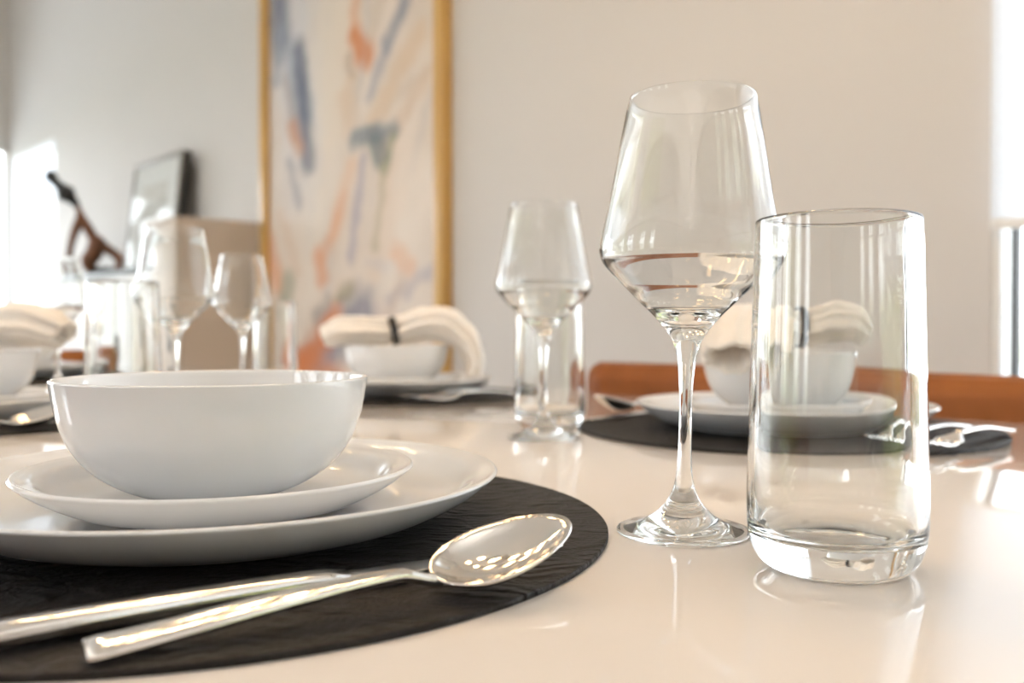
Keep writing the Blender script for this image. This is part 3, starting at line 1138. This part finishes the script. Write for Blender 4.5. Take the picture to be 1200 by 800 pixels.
# cutlery
ang_k = math.atan2(0.135, 0.193)
k_tip = Vector((0.0270, 0.4300))
kd = Vector((math.cos(ang_k), math.sin(ang_k)))
knife0 = make_knife('steel table knife lying on the nearest placemat under the spoon')
kz = ZM
kl = k_tip - kd * 0.2445
knife0.location = (kl.x, kl.y, TOP + kz)
knife0.rotation_euler = (0, 0, ang_k)
sp_end = Vector((-0.1345, 0.2825))
sp_tip = Vector((0.0194, 0.3830))
sd_ = (sp_tip - sp_end)
ang_s = math.atan2(sd_.y, sd_.x)
spoon0 = make_spoon('steel tablespoon laid over the knife on the nearest placemat')
spoon0.location = (sp_end.x, sp_end.y, TOP + kz + 0.0006)
spoon0.rotation_euler = (R(10), 0, ang_s)
for s, p, extra in (('D', S_D, 0.04),):
    off = p - Vector((-0.1654, 0.4883, TOP))
    dup(knife0, Vector((kl.x, kl.y, TOP + kz)) + off, ang_k + extra, 'steel knife on the placemat at the left edge')
    dup(spoon0, Vector((sp_end.x, sp_end.y, TOP + kz + .0006)) + off, None, 'steel spoon on the placemat at the left edge', rot=(R(10), 0, ang_s + extra))
UL = -EX
for s, p in (('C', S_C),):
    back = math.atan2(-EN.y, -EN.x)
    q = p + UL * 0.178 + EN * 0.13
    dup(knife0, q + Z * ZM, back, 'steel knife mostly hidden left of the plates behind the tall glass')
    q = p + UL * 0.214 + EN * 0.125
    dup(spoon0, q + Z * (ZM + 0.0004), None, 'steel spoon whose tip shows left of the plates behind the tall glass', rot=(0, 0, back + 0.03))
fork0 = make_fork('steel fork at the right, nearer the plates behind the tumbler')
back = math.atan2(-EN.y, -EN.x)


def put_fork(p, off, along, turn, label, first=False):
    q = p + EX * off + EN * along + Z * (ZM + 0.0006)
    if first:
        fork0.location = q
        fork0.rotation_euler = (0, 0, back + turn)
    else:
        dup(fork0, q, back + turn, label)


put_fork(S_C, 0.162, 0.100, 0.0, '', True)
put_fork(S_C, 0.194, 0.100, 0.0, 'steel fork at the right, rightmost on the table edge side')
put_fork(S_B, 0.164, 0.100, 0.0, 'steel fork left of its pair, beside the plates in front of the painting')
put_fork(S_B, 0.196, 0.105, 0.0, 'steel fork right of its pair, reaching toward the mid table tumbler')


# napkins in their rings
def napkin(center, ctrl, label, seed, open_end=None):
    """a gathered cloth lofted along ctrl = [(x, y, z, width, height)], folds along its length"""
    pts = spline(ctrl, 9)
    m, n = len(pts), 72
    verts, faces, rings = [], [], []
    rnd = random.Random(seed)
    ph = [rnd.uniform(0, 6.28) for _ in range(6)]
    for i, p in enumerate(pts):
        u = i / (m - 1)
        a = Vector(pts[max(i - 1, 0)][:3]); b = Vector(pts[min(i + 1, m - 1)][:3])
        t = (b - a).normalized()
        side = t.cross(Z)
        side = side.normalized() if side.length > 0.2 else Vector((0, -1, 0))
        nn = side.cross(t).normalized()
        ring = []
        for s in range(n):
            th = 2 * PI * s / n
            rip = 1 + 0.10 * math.sin(5 * th + ph[0] + 2.0 * u) + 0.07 * math.sin(9 * th + ph[1] - 3 * u) + 0.05 * math.sin(3 * th + ph[2] + 5 * u) + 0.035 * math.sin(15 * th + ph[3] + 4 * u)
            c = Vector(p[:3]) + side * (p[3] / 2 * math.cos(th) * rip) + nn * (p[4] / 2 * math.sin(th) * rip)
            c += Vector((noise.noise(c * 40 + Vector((seed, 0, 0))), noise.noise(c * 40 + Vector((0, seed, 0))), noise.noise(c * 40 + Vector((0, 0, seed))))) * 0.004
            ring.append(len(verts)); verts.append(c)
        rings.append(ring)
    for A, B in zip(rings, rings[1:]):
        for s in range(n):
            faces.append((A[s], A[(s + 1) % n], B[(s + 1) % n], B[s]))
    # rolled ends: the cloth turns back into a hollow
    for which in (0, -1):
        ring = rings[which]
        t = (Vector(pts[which][:3]) - Vector(pts[1 if which == 0 else -2][:3])).normalized()
        c0 = sum((verts[i] for i in ring), Vector()) / n
        prev = ring
        for sc_, dep in ((0.88, 0.004), (0.74, 0.002), (0.62, -0.012), (0.45, -0.034)):
            new = []
            for i in ring:
                new.append(len(verts)); verts.append(c0 + (verts[i] - c0) * sc_ + t * dep)
            for s in range(n):
                f = (prev[s], prev[(s + 1) % n], new[(s + 1) % n], new[s])
                faces.append(f if which == -1 else f[::-1])
            prev = new
        c = len(verts); verts.append(c0 - t * 0.034)
        for s in range(n):
            f = (prev[s], prev[(s + 1) % n], c)
            faces.append(f if which == -1 else f[::-1])
    me = bpy.data.meshes.new('napkin')
    me.from_pydata([tuple(v) for v in verts], [], faces)
    o = link('napkin', me, M['cloth'])
    o.location = center
    return tag(o, label, 'napkin', None)


def napkin_ring(center, p, axis, rad, label):
    prof = [(rad, -0.006), (rad + 0.002, -0.006), (rad + 0.0024, 0.0), (rad + 0.002, 0.006), (rad, 0.006), (rad - 0.0003, 0.0), (rad, -0.006)]
    o = lathe_parts(prof, [], ['napkin_ring'], M['ring'], None, 48)[0]
    o.location = center + Vector(p)
    o.rotation_euler = Vector(axis).to_track_quat('Z', 'Y').to_euler()
    return tag(o, label, 'napkin ring', None)


# B: roll to the left, skirt hanging over the right of the bowl
ctB = [(-0.112, -0.015, 0.100, 0.034, 0.034), (-0.090, -0.014, 0.107, 0.048, 0.042), (-0.055, -0.010, 0.109, 0.052, 0.044), (-0.025, -0.005, 0.108, 0.042, 0.040), (-0.006, 0.0, 0.108, 0.036, 0.036),
       (0.014, 0.0, 0.111, 0.046, 0.042), (0.050, 0.0, 0.119, 0.074, 0.050), (0.085, 0.0, 0.116, 0.088, 0.050), (0.112, 0.0, 0.094, 0.092, 0.038), (0.122, 0.0, 0.068, 0.090, 0.034), (0.124, 0.0, 0.050, 0.088, 0.030), (0.123, 0.0, 0.036, 0.084, 0.026)]
napkin(S_B - Z * 0.004, ctB, 'cream napkin pulled through a black ring on the bowl in front of the painting', 3)
napkin_ring(S_B - Z * 0.004, (-0.006, 0.0, 0.108), (1, 0.28, 0.25), 0.0215, 'black ring gathering the napkin in front of the painting')
# C: skirt with rolled folds hanging to the left, roll to the right
ctC = [(-0.076, -0.096, 0.080, 0.060, 0.036), (-0.064, -0.060, 0.106, 0.068, 0.040), (-0.044, -0.022, 0.110, 0.062, 0.044), (-0.016, 0.0, 0.108, 0.044, 0.038), (0.004, 0.004, 0.108, 0.036, 0.036),
       (0.024, 0.006, 0.109, 0.046, 0.042), (0.055, 0.008, 0.114, 0.060, 0.046), (0.085, 0.010, 0.112, 0.056, 0.040), (0.104, 0.012, 0.102, 0.040, 0.030)]
napkin(S_C, ctC, 'cream napkin in a black ring on the bowl behind the near tumbler', 8)
napkin_ring(S_C, (0.004, 0.004, 0.108), (1, 0.15, 0.0), 0.0215, 'black ring on the napkin behind the near tumbler')
# D: roll sticking out to the right
ctD = [(-0.114, 0.0, 0.076, 0.06, 0.03), (-0.090, 0.0, 0.107, 0.07, 0.038), (-0.05, 0.0, 0.113, 0.07, 0.044), (-0.020, 0.0, 0.109, 0.046, 0.040), (0.0, 0.0, 0.108, 0.036, 0.036),
       (0.020, 0.0, 0.109, 0.046, 0.042), (0.055, 0.0, 0.112, 0.062, 0.048), (0.095, 0.0, 0.109, 0.060, 0.044), (0.120, 0.0, 0.100, 0.042, 0.034)]
napkin(S_D, ctD, 'cream napkin on the bowl at the left edge of the photo', 13)
napkin_ring(S_D, (0.0, 0.0, 0.108), (1, 0, 0.0), 0.0215, 'black ring on the napkin at the left edge')
ctE = [(x, y, z, w, h) for x, y, z, w, h in ctD]
napkin(S_E, ctE, 'cream napkin on the far left bowl by the end chair', 21)
napkin_ring(S_E, (0.0, 0.0, 0.108), (1, 0, 0.0), 0.0215, 'black ring on the far left napkin')

# ------------------------------------------------------------------ lamp above the table
lz = 1.95
lamp = thing('pendant_lamp', room(-1.05, 0.55, HC), YAW, 'black bar pendant with warm round bulbs hung above the table', 'lamp')
box('ceiling_plate', -0.25, 0.25, -0.05, 0.05, -0.03, 0, M['black_metal'], lamp, 0.004)
for x in (-0.2, 0.2):
    box('rod', x - 0.006, x + 0.006, -0.006, 0.006, lz - HC + 0.02, -0.03, M['black_metal'], lamp)
for y in (-0.12, 0.12):
    box('bar', -0.85, 0.85, y - 0.012, y + 0.012, lz - HC - 0.002, lz - HC + 0.02, M['black_metal'], lamp, 0.003)
for x in (-0.2, 0.2):
    box('cross_bar', x - 0.012, x + 0.012, -0.108, 0.108, lz - HC, lz - HC + 0.018, M['black_metal'], lamp)
bm = bmesh.new()
bmesh.ops.create_uvsphere(bm, u_segments=20, v_segments=12, radius=0.032)
bmesh.ops.recalc_face_normals(bm, faces=bm.faces)
bulb_me = bpy.data.meshes.new('bulb')
bm.to_mesh(bulb_me); bm.free()
bulb_me.materials.append(M['bulb'])
bulb_me.polygons.foreach_set('use_smooth', [True] * len(bulb_me.polygons))
for y in (-0.12, 0.12):
    for k in range(6):
        o = bpy.data.objects.new('bulb', bulb_me)
        C.objects.link(o)
        o.parent = lamp
        o.location = (-0.75 + 0.30 * k, y, lz - HC - 0.034)

# ------------------------------------------------------------------ added soft fill: unseen glowing ledges high on the front and right walls
def make_fill_mat():
    m, nt, p = new_mat('fill_strip')
    p.inputs['Base Color'].default_value = (0.9, 0.9, 0.88, 1)
    p.inputs['Emission Color'].default_value = (1.0, 0.965, 0.92, 1)
    p.inputs['Emission Strength'].default_value = 38.0  # added glow that brightens the room by way of the ceiling
    return m


M['strip'] = make_fill_mat()
ZC = 3.0
t1 = tag(room_box('fill_ledge_1', A_L + 0.01, A_R - 0.01, B_F + 0.002, B_F + 0.20, ZC, ZC + 0.03, M['white_paint']), kind='structure')
room_box('fill_strip', A_L + 0.2, A_R - 0.25, B_F + 0.05, B_F + 0.13, ZC + 0.031, ZC + 0.045, M['strip'], t1)
room_box('fill_ledge_lip', A_L + 0.01, A_R - 0.01, B_F + 0.18, B_F + 0.20, ZC + 0.03, ZC + 0.09, M['white_paint'], t1)
t2 = tag(room_box('fill_ledge_2', A_R - 0.20, A_R - 0.002, B_F + 0.21, WALL_B - 0.01, ZC, ZC + 0.03, M['white_paint']), kind='structure')
room_box('fill_strip', A_R - 0.13, A_R - 0.05, B_F + 0.25, WALL_B - 0.05, ZC + 0.031, ZC + 0.045, M['strip'], t2)
room_box('fill_ledge_lip', A_R - 0.20, A_R - 0.18, B_F + 0.21, WALL_B - 0.01, ZC + 0.03, ZC + 0.09, M['white_paint'], t2)
